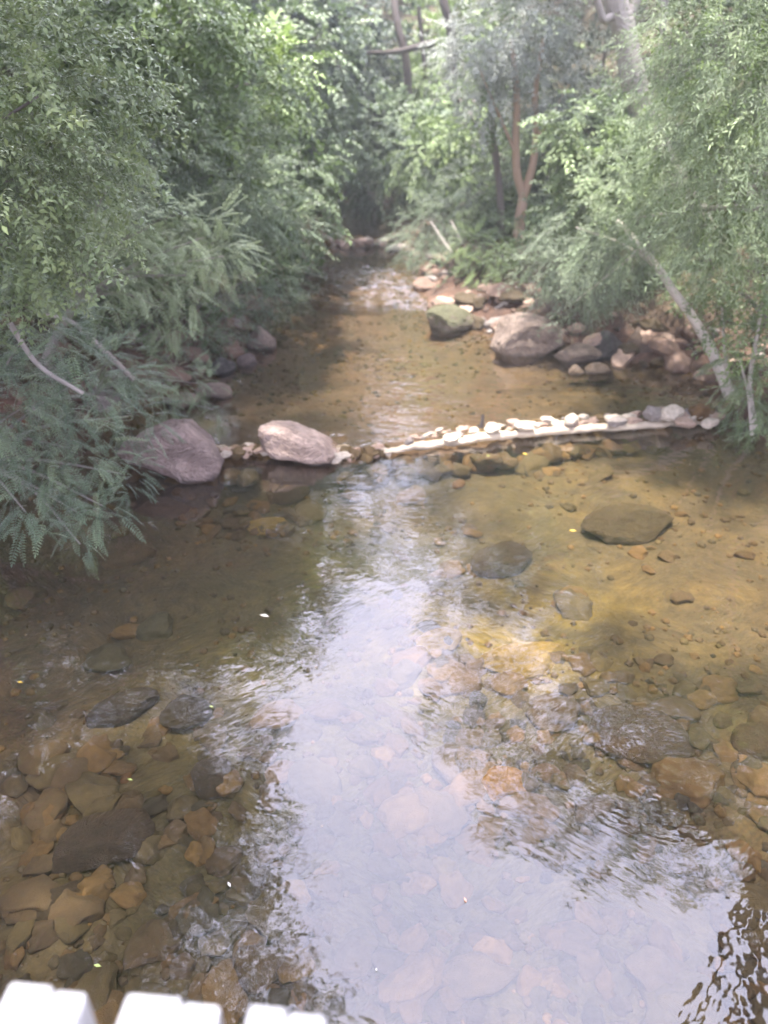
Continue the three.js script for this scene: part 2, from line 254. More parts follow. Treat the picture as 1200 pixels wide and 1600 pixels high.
const S = {}; for (const [k, v] of Object.entries({ olive: [lin(0.15, 0.11, 0.045), lin(0.21, 0.15, 0.06)], amber: [lin(0.24, 0.13, 0.045), lin(0.33, 0.19, 0.07)], umber: [lin(0.10, 0.068, 0.045), lin(0.16, 0.10, 0.06)], dark: [lin(0.035, 0.034, 0.028), lin(0.07, 0.065, 0.05)], yellow: [lin(0.30, 0.20, 0.03), lin(0.36, 0.25, 0.05)], orange: [lin(0.36, 0.18, 0.035), lin(0.46, 0.25, 0.06)], mauve: [lin(0.12, 0.08, 0.07), lin(0.17, 0.11, 0.09)] })) S[k] = v.map((c) => c.lerp(lin(0.17, 0.12, 0.06), k === 'orange' || k === 'yellow' ? 0.1 : 0.6).multiplyScalar(k === 'orange' || k === 'yellow' ? 0.9 : 0.36));
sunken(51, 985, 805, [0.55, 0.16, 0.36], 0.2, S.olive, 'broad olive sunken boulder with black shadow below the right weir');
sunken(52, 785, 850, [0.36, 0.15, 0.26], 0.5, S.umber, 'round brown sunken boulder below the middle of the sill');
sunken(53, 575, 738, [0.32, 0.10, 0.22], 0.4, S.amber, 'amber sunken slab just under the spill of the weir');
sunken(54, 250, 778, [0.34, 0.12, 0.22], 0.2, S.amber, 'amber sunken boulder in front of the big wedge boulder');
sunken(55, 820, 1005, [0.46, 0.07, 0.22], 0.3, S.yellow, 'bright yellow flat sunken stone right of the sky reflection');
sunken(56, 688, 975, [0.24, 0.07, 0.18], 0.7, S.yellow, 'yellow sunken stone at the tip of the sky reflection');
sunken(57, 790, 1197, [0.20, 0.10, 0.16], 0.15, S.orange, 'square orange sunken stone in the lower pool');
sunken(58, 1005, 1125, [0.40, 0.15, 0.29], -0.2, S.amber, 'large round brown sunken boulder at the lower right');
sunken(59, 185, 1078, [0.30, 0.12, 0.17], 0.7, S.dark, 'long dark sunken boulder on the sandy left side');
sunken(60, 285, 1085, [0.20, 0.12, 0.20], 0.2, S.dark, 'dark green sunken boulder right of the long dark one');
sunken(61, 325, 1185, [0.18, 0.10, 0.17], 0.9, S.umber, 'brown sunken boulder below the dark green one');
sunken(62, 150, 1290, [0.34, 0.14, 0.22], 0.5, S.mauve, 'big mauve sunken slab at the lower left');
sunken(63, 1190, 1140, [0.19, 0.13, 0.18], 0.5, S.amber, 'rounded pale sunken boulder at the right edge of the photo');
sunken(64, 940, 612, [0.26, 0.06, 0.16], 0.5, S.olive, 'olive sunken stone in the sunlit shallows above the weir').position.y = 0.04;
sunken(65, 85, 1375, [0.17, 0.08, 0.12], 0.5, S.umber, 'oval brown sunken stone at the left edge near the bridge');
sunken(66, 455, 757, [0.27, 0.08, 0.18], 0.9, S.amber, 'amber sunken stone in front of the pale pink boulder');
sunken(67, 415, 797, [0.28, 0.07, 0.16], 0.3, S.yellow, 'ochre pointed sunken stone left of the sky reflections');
{ // cobbles of the bed, each a piece of it
  const r = rng(7), tone = (px) => { const k = r(); return px > 620 ? (k < 0.3 ? 'amber' : k < 0.45 ? 'ochre' : k < 0.72 ? 'brown' : k < 0.9 ? 'olive' : 'dark') : (k < 0.14 ? 'amber' : k < 0.5 ? 'brown' : k < 0.68 ? 'olive' : k < 0.85 ? 'dark' : 'ochre'); };
  const put = (px, py, w, t, flat = 0.45) => { const p = onLevel(px, py, -0.25), y = groundY(p.x, p.z), s = Math.min(w / 2, 0.34), h = s * flat; if (outside(p.x, p.z) > -0.1) return; stone(bed, r() < 0.5 ? cobbles : slabs, t, p.x, Math.min(y + h * 0.3, level(p.x, p.z) - h - 0.02), p.z, s * (0.9 + r() * 0.4), h, s * (0.65 + r() * 0.35), r() * 6.3, r); };
  for (const [px, py, w, t] of [[365, 732, 0.6, 'amber'], [485, 785, 0.4, 'olive'], [640, 768, 0.35, 'amber'], [716, 750, 0.22, 'orange'], [830, 726, 0.6, 'olive'], [905, 702, 0.4, 'amber'], [1010, 690, 0.5, 'amber'], [940, 745, 0.4, 'olive'], [205, 848, 0.6, 'brown'], [240, 962, 0.36, 'green'], [165, 1006, 0.42, 'green'], [235, 1105, 0.16, 'amber'], [45, 1310, 0.22, 'amber'], [280, 1402, 0.2, 'ochre'], [300, 1395, 0.26, 'amber'], [400, 1482, 0.32, 'brown'], [467, 1532, 0.17, 'orange'], [1080, 1205, 0.5, 'amber'], [930, 1235, 0.3, 'brown'], [870, 1090, 0.5, 'brown'], [1130, 1060, 0.3, 'amber'], [900, 930, 0.5, 'olive'], [700, 1330, 0.2, 'yellow'], [690, 1030, 0.3, 'ochre'], [330, 1130, 0.3, 'olive'], [455, 1440, 0.22, 'brown'], [225, 1455, 0.3, 'brown'], [540, 1480, 0.3, 'brown'], [110, 1180, 0.4, 'brown'], [60, 1160, 0.4, 'brown'], [190, 1190, 0.13, 'orange'], [155, 1190, 0.14, 'amber'], [1040, 1190, 0.12, 'ochre'], [750, 1290, 0.3, 'amber'], [900, 1300, 0.35, 'brown'], [1100, 1130, 0.3, 'olive'], [30, 915, 0.5, 'brown']]) put(px, py, w, t);
  for (let i = 0; i < 46; i++) put(270 + r() * 190, 760 + r() * 55, 0.1 + r() * 0.16, tone(700), 0.55);
  let n = 0; while (n < 205) { const px = r() * 1200, py = 740 + r() * 860, sandy = px < 590 && py > 830 && py < 1070; if (sandy && r() < 0.93) continue; if (px > 590 && py < 1050 && r() < 0.45) continue; put(px, py, 0.1 + 0.34 * r() ** 2.0, tone(px)); n++; }
  // pebbles nobody could count
  const N = 9000, im = new THREE.InstancedMesh(rockShape(180, { detail: 2, cuts: 6, rough: 0.4 }), new THREE.MeshStandardMaterial({ vertexColors: true, roughness: 0.9 }), N), q = new THREE.Object3D(), c = new THREE.Color();
  let k = 0; while (k < N) {
    const z = -1.5 - r() * 18.5, x = lerp(edgeAt(LB, z), edgeAt(RB, z), r()), e = outside(x, z); if (e > 0.25) continue; if (fbm(x * 0.8, 77, z * 0.8, 3) < 0.06 && e < -0.7 && r() < 0.75) continue;
    const s = 0.012 + 0.045 * r() ** 2.5; q.position.set(x, groundY(x, z) + s * 0.1, z); q.scale.set(s, s * 0.6, s * 0.8); q.rotation.set(0, r() * 6.3, 0); q.updateMatrix(); im.setMatrixAt(k, q.matrix);
    const t = stoneMats[tone(x > 0 ? 700 : 100)].color; c.copy(t).multiplyScalar(0.45 + r() * 0.7); im.setColorAt(k, c); k++;
  }
  im.name = 'pebble_scatter'; im.userData = { kind: 'stuff' }; im.castShadow = im.receiveShadow = true; bed.add(im);
  { // smaller cobbles too many to tell apart
    const M = 620, cm = new THREE.InstancedMesh(slabs[3], new THREE.MeshStandardMaterial({ vertexColors: true, roughness: 0.88, bumpMap: rockBump, bumpScale: 0.005 }), M);
    for (let i = 0; i < M;) {
      const px = r() < 0.62 ? 600 + r() * 640 : r() * 620, py = 730 + r() * 870, p = onLevel(px, py, -0.25); if (px < 600 && py > 820 && py < 1080 && r() < 0.95) continue; if (px > 600 && py < 1000 && fbm(p.x, 90, p.z, 3) < 0.02) continue; if (outside(p.x, p.z) > 0) continue;
      const s = 0.04 + 0.085 * r() ** 1.6; q.position.set(p.x, groundY(p.x, p.z) + s * 0.1, p.z); q.scale.set(s * (1 + r() * 0.6), s * 0.55, s * (0.6 + r() * 0.5)); q.rotation.set((r() - 0.5) * 0.5, r() * 6.3, (r() - 0.5) * 0.5); q.updateMatrix(); cm.setMatrixAt(i, q.matrix);
      c.copy(stoneMats[tone(px)].color).multiplyScalar(0.6 + r() * 0.7); cm.setColorAt(i, c); i++;
    }
    cm.name = 'cobble_scatter'; cm.userData = { kind: 'stuff' }; cm.castShadow = cm.receiveShadow = true; bed.add(cm);
  }
  // loose rocks on both banks
  const edgeRocks = (bank, T, sign, zs, count, tones, reach) => { for (let i = 0; i < count; i++) { const z = lerp(zs[0], zs[1], r()), e = 0.02 + reach * r() ** 1.5, x = edgeAt(T, z) + sign * e, s = 0.06 + 0.2 * r() ** 2; stone(bank, r() < 0.4 ? cobbles : slabs, tones[Math.floor(r() * tones.length)], x, groundY(x, z) + s * 0.2, z, s * (1 + r() * 0.6), s * (0.5 + r() * 0.3), s * (0.8 + r() * 0.3), r() * 6.3, r, 'rock'); } };
  edgeRocks(rightBank, RB, 1, [-10.6, -15], 130, ['red', 'pink', 'grey', 'red', 'brown'], 1.3);
  edgeRocks(rightBank, RB, 1, [-15, -20], 34, ['red', 'brown', 'grey'], 0.8);
  edgeRocks(leftBank, LB, -1, [-9.5, -14.5], 80, ['red', 'grey', 'red', 'brown'], 1.3);
  edgeRocks(leftBank, LB, -1, [-14.5, -20.5], 34, ['red', 'brown', 'pink'], 0.6);
}
{ // the low weir of piled stones with a pale straight sill
  const r = rng(99), w = thing('stone_weir', 'low weir of pale piled stones with sunlit straight sill across the stream', 'weir', V(0, 0, weirZ(0)));
  const oz = weirZ(0), S = (geos, t, x, y, z, a, b, c, turn) => stone(w, geos, t, x, y, z - oz, a, b, c, turn, r);
  // sill: a long uneven ledge
  const P = [], x0 = 0.0, x1 = 4.25, n = 150, ring = 9, pos = [], idx = [];
  for (let i = 0; i <= n; i++) { const x = lerp(x0, x1, i / n), z = weirZ(x) + 0.06 + 0.07 * fbm(x * 1.2, 3, 1, 3), hw = 0.075 + 0.05 * fbm(x * 3, 8, 2, 3), hh = (0.045 + 0.03 * fbm(x * 2.1, 14, 5, 3)) * smooth(-0.15, 0.5, x) * smooth(4.6, 3.9, x), yy = 0.055 + 0.045 * fbm(x * 2.5, 4, 9, 3) + 0.03 * fbm(x * 9, 4, 9, 2); for (let k = 0; k < ring; k++) { const a = k / ring * 6.283, ca = Math.cos(a), sa = Math.sin(a), f = (v) => Math.sign(v) * Math.abs(v) ** 0.6; pos.push(x, yy + f(sa) * hh * (0.9 + 0.3 * fbm(x * 8, k, 1, 2)), z - oz + f(ca) * hw * (0.9 + 0.4 * fbm(x * 9, k * 2, 4, 2))); } }
  for (let i = 0; i < n; i++) for (let k = 0; k < ring; k++) { const a = i * ring + k, b = i * ring + (k + 1) % ring; idx.push(a, b, a + ring, b, b + ring, a + ring); }
  const g = new THREE.BufferGeometry(); g.setAttribute('position', new THREE.Float32BufferAttribute(pos, 3)); g.setIndex(idx); g.computeVertexNormals();
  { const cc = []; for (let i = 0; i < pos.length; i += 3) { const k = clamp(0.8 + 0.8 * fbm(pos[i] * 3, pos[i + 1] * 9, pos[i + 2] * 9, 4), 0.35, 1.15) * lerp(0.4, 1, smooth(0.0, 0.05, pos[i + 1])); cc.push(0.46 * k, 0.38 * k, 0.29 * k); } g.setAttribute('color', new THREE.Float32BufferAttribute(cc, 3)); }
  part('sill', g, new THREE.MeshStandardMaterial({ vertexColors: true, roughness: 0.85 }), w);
  const tones = ['pale', 'pink', 'pink', 'pale', 'grey', 'pink', 'ochre'];
  for (let i = 0; i < 88; i++) { const x = 0.3 + (i + r() * 0.8) / 88 * 4.15, s = 0.028 + 0.05 * r() ** 1.5 * (0.6 + x * 0.16), f = x > 2.9 ? 1.25 : 1; S(r() < 0.6 ? cobbles : slabs, tones[Math.floor(r() * 7)], x, 0.09 + s * 0.4, weirZ(x) + 0.05 - r() * 0.24, s * 1.5 * f, s * 0.75, s * f, (r() - 0.5)); }
  for (const [px, py, a, b, t] of [[707, 684, 0.13, 0.05, 'pale'], [770, 672, 0.11, 0.06, 'pale'], [820, 666, 0.16, 0.06, 'pale'], [893, 660, 0.10, 0.09, 'pale'], [965, 660, 0.14, 0.06, 'grey'], [1020, 650, 0.15, 0.11, 'grey'], [1050, 652, 0.17, 0.12, 'pale'], [1095, 648, 0.16, 0.12, 'orange'], [1070, 662, 0.14, 0.07, 'pink'], [1110, 662, 0.13, 0.06, 'pale']]) { const p = onLevel(px, py, 0.15); S(cobbles, t, p.x, 0.12 + b * 0.6, p.z, a, b, a * 0.8, r()); }
  // low stones at the left end and in the gap beside the spill
  for (let i = 0; i < 30; i++) { const x = -2.05 + r() * 0.62, s = 0.04 + r() * 0.06; S(cobbles, ['pink', 'pink', 'ochre', 'pale', 'amber'][Math.floor(r() * 5)], x, 0.03 + r() * 0.06, weirZ(x) + (r() - 0.5) * 0.26, s * 1.4, s * 0.7, s, r() * 6); }
  for (let i = 0; i < 34; i++) { const x = -0.68 + r() * 0.75, s = 0.04 + r() * 0.055; S(cobbles, ['ochre', 'amber', 'pale', 'ochre', 'pink'][Math.floor(r() * 5)], x, 0.0 + r() * 0.05, weirZ(x) + 0.02 + (r() - 0.5) * 0.2, s * 1.5, s * 0.7, s, r() * 6); }
  for (let i = 0; i < 60; i++) { const x = -2.2 + r() * 6.3; if (x > -1.5 && x < -0.5) continue; const s = 0.07 + r() * 0.09; S(slabs, ['amber', 'brown', 'ochre', 'olive'][Math.floor(r() * 4)], x, -0.14 - r() * 0.1, weirZ(x) + 0.12 + r() * 0.22, s * 1.5, s * 0.8, s, r() * 6); }
  const fw = thing('stone_ledge', 'small far ledge of tan stones across the dark end of the stream', 'ledge', V(-0.7, 0.27, -20.5));
  for (let i = 0; i < 34; i++) { const x = -0.85 + r() * 1.75, s = 0.06 + r() * 0.1; stone(fw, cobbles, ['pink', 'pale', 'red', 'ochre'][Math.floor(r() * 4)], x, 0.03 + r() * 0.06, (r() - 0.5) * 0.4, s * 1.5, s * 0.8, s, r() * 6, r); }
}

// ------------------------------------------------------------------ foliage
// a leaf is two folded halves; sprays are twigs with many leaves
function leafInto(B, base, dir, up, len, wid, fold = 0.25, droop = 0.2) {
  const side = V(0, 0, 0).crossVectors(dir, up).normalize(), nrm = V(0, 0, 0).crossVectors(side, dir).normalize();
  const mid = base.clone().addScaledVector(dir, len * 0.5).addScaledVector(nrm, len * 0.04), tip = base.clone().addScaledVector(dir, len).addScaledVector(nrm, -len * droop);
  const l = mid.clone().addScaledVector(side, wid / 2).addScaledVector(nrm, wid * fold), r = mid.clone().addScaledVector(side, -wid / 2).addScaledVector(nrm, wid * fold);
  const o = B.p.length / 3; for (const v of [base, l, tip, r, mid]) B.p.push(v.x, v.y, v.z);
  B.i.push(o, o + 4, o + 1, o + 1, o + 4, o + 2, o, o + 3, o + 4, o + 4, o + 3, o + 2);
}
function thinLeaf(B, base, dir, up, len, wid, droop = 0.15) {
  const side = V(0, 0, 0).crossVectors(dir, up).normalize(), mid = base.clone().addScaledVector(dir, len * 0.45), tip = base.clone().addScaledVector(dir, len).addScaledVector(up, -len * droop);
  const o = B.p.length / 3; for (const v of [base, mid.clone().addScaledVector(side, wid / 2), tip, mid.clone().addScaledVector(side, -wid / 2)]) B.p.push(v.x, v.y, v.z);
  B.i.push(o, o + 1, o + 2, o, o + 2, o + 3);
}
function twigInto(B, pts, rad) { for (let k = 0; k < pts.length - 1; k++) { const a = pts[k], b = pts[k + 1], d = b.clone().sub(a).normalize(), s = V(0, 1, 0).cross(d).normalize().multiplyScalar(rad), t = d.clone().cross(s); const o = B.p.length / 3; for (const q of [a, b]) for (const w of [s, t.clone().multiplyScalar(1), s.clone().negate()]) { const v = q.clone().add(w); B.p.push(v.x, v.y, v.z); } for (let e = 0; e < 3; e++) { const f = (e + 1) % 3; B.i.push(o + e, o + f, o + 3 + e, o + f, o + 3 + f, o + 3 + e); } } }
function finish(B) { const g = new THREE.BufferGeometry(); g.setAttribute('position', new THREE.Float32BufferAttribute(B.p, 3)); g.setIndex(B.i); g.computeVertexNormals(); return g; }
const UP = V(0, 1, 0);
function sprayGeo(kind, seed) { // grows along +z, from the origin, y is the upper side
  const r = rng(seed), B = { p: [], i: [] }, J = (a) => (r() - 0.5) * a;
  const spine = (len, sag, n = 5) => { const a = []; for (let k = 0; k <= n; k++) { const t = k / n; a.push(V(J(0.02), -sag * t * t, len * t)); } return a; };
  const along = (S, t) => { const n = S.length - 1, k = Math.min(n - 1, Math.floor(t * n)), f = t * n - k; return S[k].clone().lerp(S[k + 1], f); };
  if (kind === 'broad') { const S = spine(0.42, 0.1); twigInto(B, S, 0.003); for (let k = 0; k < 15; k++) { const t = 0.12 + 0.88 * k / 14, a = k * 2.4 + J(0.8), d = V(Math.cos(a), 0.3 * Math.sin(a) + J(0.5), 0.55 + J(0.4)).normalize(), n = V(J(0.8), 1, J(0.8)).normalize(); leafInto(B, along(S, t), d, n, 0.085 + 0.04 * r(), 0.042 + 0.016 * r(), 0.15 + 0.1 * r(), 0.15 + 0.25 * r()); } }
  if (kind === 'narrow') { const S = spine(0.55, 0.22); twigInto(B, S, 0.002); for (let k = 0; k < 30; k++) { const t = 0.08 + 0.92 * k / 29, d = V((k % 2 ? 1 : -1) * (0.7 + J(0.5)), J(0.5) - 0.25, 0.8 + J(0.5)).normalize(); thinLeaf(B, along(S, t), d, V(J(0.9), 1, J(0.9)).normalize(), 0.09 + 0.04 * r(), 0.013 + 0.006 * r(), 0.35 * r()); } }
  if (kind === 'fine') { const S = spine(0.5, 0.12); twigInto(B, S, 0.002); for (let q = 0; q < 4; q++) { const a = J(1.4), o = along(S, 0.2 + q * 0.18), e = o.clone().add(V(Math.sin(a) * 0.2, J(0.12), 0.22)); for (let k = 0; k < 9; k++) { const d = V(J(2), J(1.2), 0.7 + J(0.8)).normalize(); thinLeaf(B, o.clone().lerp(e, k / 8), d, V(J(1), 1, J(1)).normalize(), 0.05 + 0.025 * r(), 0.009 + 0.005 * r(), 0.1); } } }
  if (kind === 'small') { const S = spine(0.42, 0.08); twigInto(B, S, 0.0025); for (let k = 0; k < 26; k++) { const t = 0.1 + 0.9 * k / 25, a = k * 2.4, d = V(Math.cos(a), 0.5 * Math.sin(a) + J(0.4), 0.5 + J(0.3)).normalize(); leafInto(B, along(S, t).add(V(J(0.1), J(0.05), 0)), d, V(J(0.9), 1, J(0.9)).normalize(), 0.05 + 0.02 * r(), 0.024 + 0.008 * r(), 0.15, 0.2); } }
  if (kind === 'frond') { const S = spine(0.46, 0.12, 7); twigInto(B, S, 0.0028); for (let k = 0; k < 11; k++) { const t = 0.14 + 0.84 * k / 10, w = Math.sin(0.35 + t * 2.4); for (const s of [-1, 1]) leafInto(B, along(S, t), V(s, -0.12 + J(0.2), 0.35 + J(0.2)).normalize(), V(J(0.5), 1, J(0.5)).normalize(), 0.066 * w + 0.02, 0.02, 0.12, 0.15); } leafInto(B, along(S, 1), V(0, -0.2, 1).normalize(), UP, 0.07, 0.026); }
  return finish(B);
}
const kinds = {}; for (const k of ['broad', 'narrow', 'fine', 'small', 'frond']) kinds[k] = [1, 2, 3].map((s) => sprayGeo(k, s * 13 + k.length));
const leafMats = {};
for (const [k, coat, tr] of [['broad', 0.35, 0.42], ['narrow', 0.2, 0.45], ['fine', 0.3, 0.48], ['small', 0.4, 0.4], ['frond', 0.3, 0.4]])
  leafMats[k] = new THREE.MeshPhysicalMaterial({ color: 0xffffff, roughness: 0.9, transmission: tr, thickness: 0, side: THREE.DoubleSide, clearcoat: coat, clearcoatRoughness: 0.45 });
const Q = new THREE.Object3D();
// sprays fill a list of lumps; each lump gets its own tone, each spray varies about it
function crown(parent, kind, lumps, tone, seed, { per = 15, droop = 0.25, size = 1, name = 'crown', vary = 0.35, hollow = 0.45 } = {}) {
  const r = rng(seed), sets = [[], [], []], c = new THREE.Color(), at = parent.position;
  for (const L of lumps) {
    const R = L.r, n = Math.round(4 * Math.PI * R * R * per * (L.d ?? 1)), lumpTone = (L.t ?? 0) + (r() - 0.5) * 0.5;
    for (let k = 0; k < n; k++) {
      const d = V(r() * 2 - 1, r() * 2 - 1, r() * 2 - 1); if (d.lengthSq() > 1 || d.lengthSq() < 1e-3) { k--; continue; } d.normalize();
      const wob = 1 + 0.5 * pn(d.x * 2 + R * 7, d.y * 2 + L.p.x, d.z * 2 + L.p.z), f = (hollow + (1 - hollow) * Math.cbrt(r())) * wob;
      const p = L.p.clone().add(V(d.x * R * f * (L.w ?? 1.1), d.y * R * f * (L.h ?? 0.85), d.z * R * f)).sub(at);
      const dir = d.clone().multiplyScalar(0.8).add(V((r() - 0.5) * 1.3, (r() - 0.5) * 0.7 - droop, (r() - 0.5) * 1.3)).normalize();
      Q.position.copy(p); Q.up.set((r() - 0.5) * 0.7, 1, (r() - 0.5) * 0.7).normalize(); Q.lookAt(p.clone().add(dir)); const s = size * (0.7 + r() * 0.6); Q.scale.set(s, s, s); Q.updateMatrix();
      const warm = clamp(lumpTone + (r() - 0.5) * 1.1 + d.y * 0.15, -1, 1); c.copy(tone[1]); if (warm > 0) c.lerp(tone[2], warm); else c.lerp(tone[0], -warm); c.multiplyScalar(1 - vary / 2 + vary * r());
      sets[Math.floor(r() * 3)].push([Q.matrix.clone(), c.clone()]);
    }
  }
  sets.forEach((s, i) => { if (!s.length) return; const im = new THREE.InstancedMesh(kinds[kind][i], leafMats[kind], s.length); s.forEach(([m, col], k) => { im.setMatrixAt(k, m); im.setColorAt(k, col); }); im.name = numbered(name); im.castShadow = im.receiveShadow = true; im.userData = { kind: 'stuff' }; parent.add(im); });
}
// a tapered limb through points
function limbGeo(pts, r0, r1, { seg = 24, ring = 9, rough = 0.12, seed = 1 } = {}) {
  const cv = new THREE.CatmullRomCurve3(pts), fr = cv.computeFrenetFrames(seg, false), pos = [], uv = [], idx = [], L = cv.getLength();
  for (let i = 0; i <= seg; i++) { const t = i / seg, c = cv.getPointAt(t), rr = lerp(r0, r1, t ** 0.85); for (let k = 0; k <= ring; k++) { const a = (k % ring) / ring * 6.283, q = rr * (1 + rough * 2 * fbm(Math.cos(a) * 1.2 + seed, Math.sin(a) * 1.2, t * L * 1.5, 3)); const v = c.clone().addScaledVector(fr.normals[i], Math.cos(a) * q).addScaledVector(fr.binormals[i], Math.sin(a) * q); pos.push(v.x, v.y, v.z); uv.push(k / ring * 2, t * L * 1.2); } }
  for (let i = 0; i < seg; i++) for (let k = 0; k < ring; k++) { const a = i * (ring + 1) + k, b = a + 1, c = a + ring + 1, d = c + 1; idx.push(a, b, c, b, d, c); }
  const g = new THREE.BufferGeometry(); g.setAttribute('position', new THREE.Float32BufferAttribute(pos, 3)); g.setAttribute('uv', new THREE.Float32BufferAttribute(uv, 2)); g.setIndex(idx); g.computeVertexNormals(); return g;
}
const bark = {}; for (const [k, r, g, b] of [['grey', 0.17, 0.145, 0.135], ['pale', 0.52, 0.46, 0.42], ['red', 0.40, 0.28, 0.205], ['dark', 0.06, 0.048, 0.045], ['silver', 0.30, 0.27, 0.25]]) bark[k] = new THREE.MeshStandardMaterial({ color: lin(r, g, b), roughness: 0.85, bumpMap: barkBump, bumpScale: 0.015 });
function limbs(parent, list, mat, name = 'limb') { list.forEach(([pts, a, b], i) => part(i ? name : 'trunk', limbGeo(pts.map((p) => p.clone().sub(parent.position)), a, b, { seed: i * 3 + pts[0].x, seg: 10 + pts.length * 4 }), mat, parent)); }
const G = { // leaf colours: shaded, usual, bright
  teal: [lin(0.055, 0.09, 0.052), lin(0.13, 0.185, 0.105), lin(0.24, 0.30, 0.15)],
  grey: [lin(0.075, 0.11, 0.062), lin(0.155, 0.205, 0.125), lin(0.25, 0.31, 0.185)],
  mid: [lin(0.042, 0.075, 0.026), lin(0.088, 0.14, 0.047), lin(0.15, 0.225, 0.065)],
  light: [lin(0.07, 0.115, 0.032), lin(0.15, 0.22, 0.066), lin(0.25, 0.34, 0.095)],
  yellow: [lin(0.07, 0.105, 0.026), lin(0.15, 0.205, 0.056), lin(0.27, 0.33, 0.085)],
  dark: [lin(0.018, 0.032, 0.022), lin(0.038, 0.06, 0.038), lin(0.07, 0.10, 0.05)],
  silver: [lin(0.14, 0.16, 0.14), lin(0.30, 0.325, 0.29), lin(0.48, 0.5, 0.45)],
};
const l = (px, py, z, r, more = {}) => ({ p: onDepth(px, py, z), r, ...more }), at = (x, y, z, r, more = {}) => ({ p: V(x, y, z), r, ...more });
const foot = (x, z) => V(x, groundY(x, z) - 0.05, z);
function plant(name, label, category, base, kind, tone, lumps, seed, { limbsOf, barkOf = 'grey', opt = {}, thick = 0.07, group } = {}) {
  const t = thing(name, label, category, base, group), r = rng(seed + 500);
  let list = limbsOf;
  if (!list) { // a trunk to the middle of the lumps and a limb into each of the larger ones
    const m = V(0, 0, 0); lumps.forEach((q) => m.add(q.p)); m.divideScalar(lumps.length);
    const fork = base.clone().lerp(m, 0.45); fork.y = lerp(base.y, m.y, 0.6);
    list = [[[base, base.clone().lerp(fork, 0.5).add(V((r() - 0.5) * 0.2, 0.05, (r() - 0.5) * 0.2)), fork], thick, thick * 0.7]];
    for (const q of lumps) list.push([[fork, fork.clone().lerp(q.p, 0.5).add(V((r() - 0.5) * 0.25, 0.12, (r() - 0.5) * 0.25)), q.p], thick * 0.55, thick * 0.12]);
  }
  limbs(t, list, bark[barkOf]);
  crown(t, kind, lumps, tone, seed, opt);
  return t;
}

// ------------------------------------------------------------------ trees and shrubs of the left bank
plant('willowy_tree', 'yellowish small leaved tree at the left edge of the photo', 'tree', foot(-5.9, -5.6), 'small', G.yellow.map((c, i) => c.clone().lerp(G.grey[i], 0.35)), [l(-20, 60, -6, 0.8), l(60, 150, -6.3, 0.7), l(20, 280, -6, 0.7), l(20, 380, -6.1, 0.4), l(-60, 200, -6, 0.9), at(-4.9, 5.4, -6.2, 1.1)], 201, { opt: { per: 24, droop: 0.2, size: 0.9 } });
plant('overhanging_shrub', 'dark blue green feathery shrub hanging over the water at the lower left', 'shrub', foot(-5.2, -7.4), 'frond', G.teal, [l(40, 520, -6.9, 0.55), l(130, 590, -7.1, 0.5), l(30, 640, -6.6, 0.55), l(110, 700, -6.7, 0.42), l(50, 760, -6.3, 0.36), l(190, 740, -6.8, 0.22), l(120, 800, -6.35, 0.26), l(160, 790, -6.4, 0.2), l(125, 850, -6.1, 0.12), l(40, 800, -6.1, 0.2), l(200, 650, -7.3, 0.3), l(-40, 600, -6.5, 0.6)], 202, { opt: { per: 46, size: 0.55, droop: 0.05, vary: 0.6 }, barkOf: 'silver', thick: 0.05 });
plant('feathery_tree', 'pale green feathery small tree leaning out in the middle of the left bank', 'tree', foot(-4.6, -9.8), 'frond', G.grey.map((c) => c.clone().lerp(lin(0.26, 0.32, 0.17), 0.8)), [l(150, 330, -8.6, 0.5), l(240, 350, -8.9, 0.45), l(320, 370, -9.2, 0.42), l(200, 420, -8.7, 0.45), l(290, 430, -9, 0.38), l(350, 400, -9.4, 0.28), l(120, 430, -8.5, 0.45), l(250, 480, -9, 0.3), l(170, 290, -8.8, 0.3), l(60, 400, -8.6, 0.5)], 203, { opt: { per: 36, size: 0.62, droop: 0.0, vary: 0.6 }, barkOf: 'silver', thick: 0.07 });
plant('low_frond_shrub', 'low pale fronds reaching over the flat rocks beside the wedge boulder', 'shrub', foot(-4.6, -9.2), 'frond', G.grey.map((c) => c.clone().lerp(lin(0.2, 0.26, 0.14), 0.75)), [l(230, 580, -8.9, 0.3), l(280, 590, -9.1, 0.24), l(250, 630, -8.9, 0.2), l(320, 600, -9.2, 0.16), l(335, 640, -9.1, 0.08), l(190, 560, -8.9, 0.3)], 204, { opt: { per: 54, size: 0.55, droop: 0.1, vary: 0.6 }, barkOf: 'silver', thick: 0.03 });
plant('sunlit_tree', 'bright yellow green leafy tree at the top left', 'tree', foot(-6.3, -12.5), 'broad', G.light, [l(190, 40, -11.5, 1.0), l(290, 70, -12, 0.95), l(210, 150, -11.2, 0.8), l(320, 170, -12.3, 0.8), l(120, 60, -11, 0.9), l(390, 130, -13.2, 0.8), l(100, 180, -10.5, 0.8), l(250, 20, -11.5, 0.8)], 205, { opt: { per: 13, size: 1.15 }, thick: 0.12 });
plant('grey_shrub', 'greyish fine leaved shrub behind the feathery tree on the left', 'shrub', foot(-4.6, -12), 'fine', G.grey, [l(300, 240, -11.2, 0.6), l(370, 260, -11.8, 0.6), l(400, 330, -12.2, 0.5), l(240, 220, -10.8, 0.6), l(330, 300, -11.3, 0.5), l(160, 240, -10.5, 0.6)], 206, { opt: { per: 26 }, thick: 0.05 });
plant('waterside_shrub', 'dark teal shrub drooping to the water at the far left edge', 'shrub', foot(-3.4, -13.6), 'fine', G.teal, [l(400, 440, -13.6, 0.45), l(360, 470, -13, 0.45), l(320, 500, -12.2, 0.4), l(430, 480, -14, 0.32), l(280, 520, -11.4, 0.35), l(430, 420, -14.8, 0.4)], 207, { opt: { per: 30 }, thick: 0.04 });
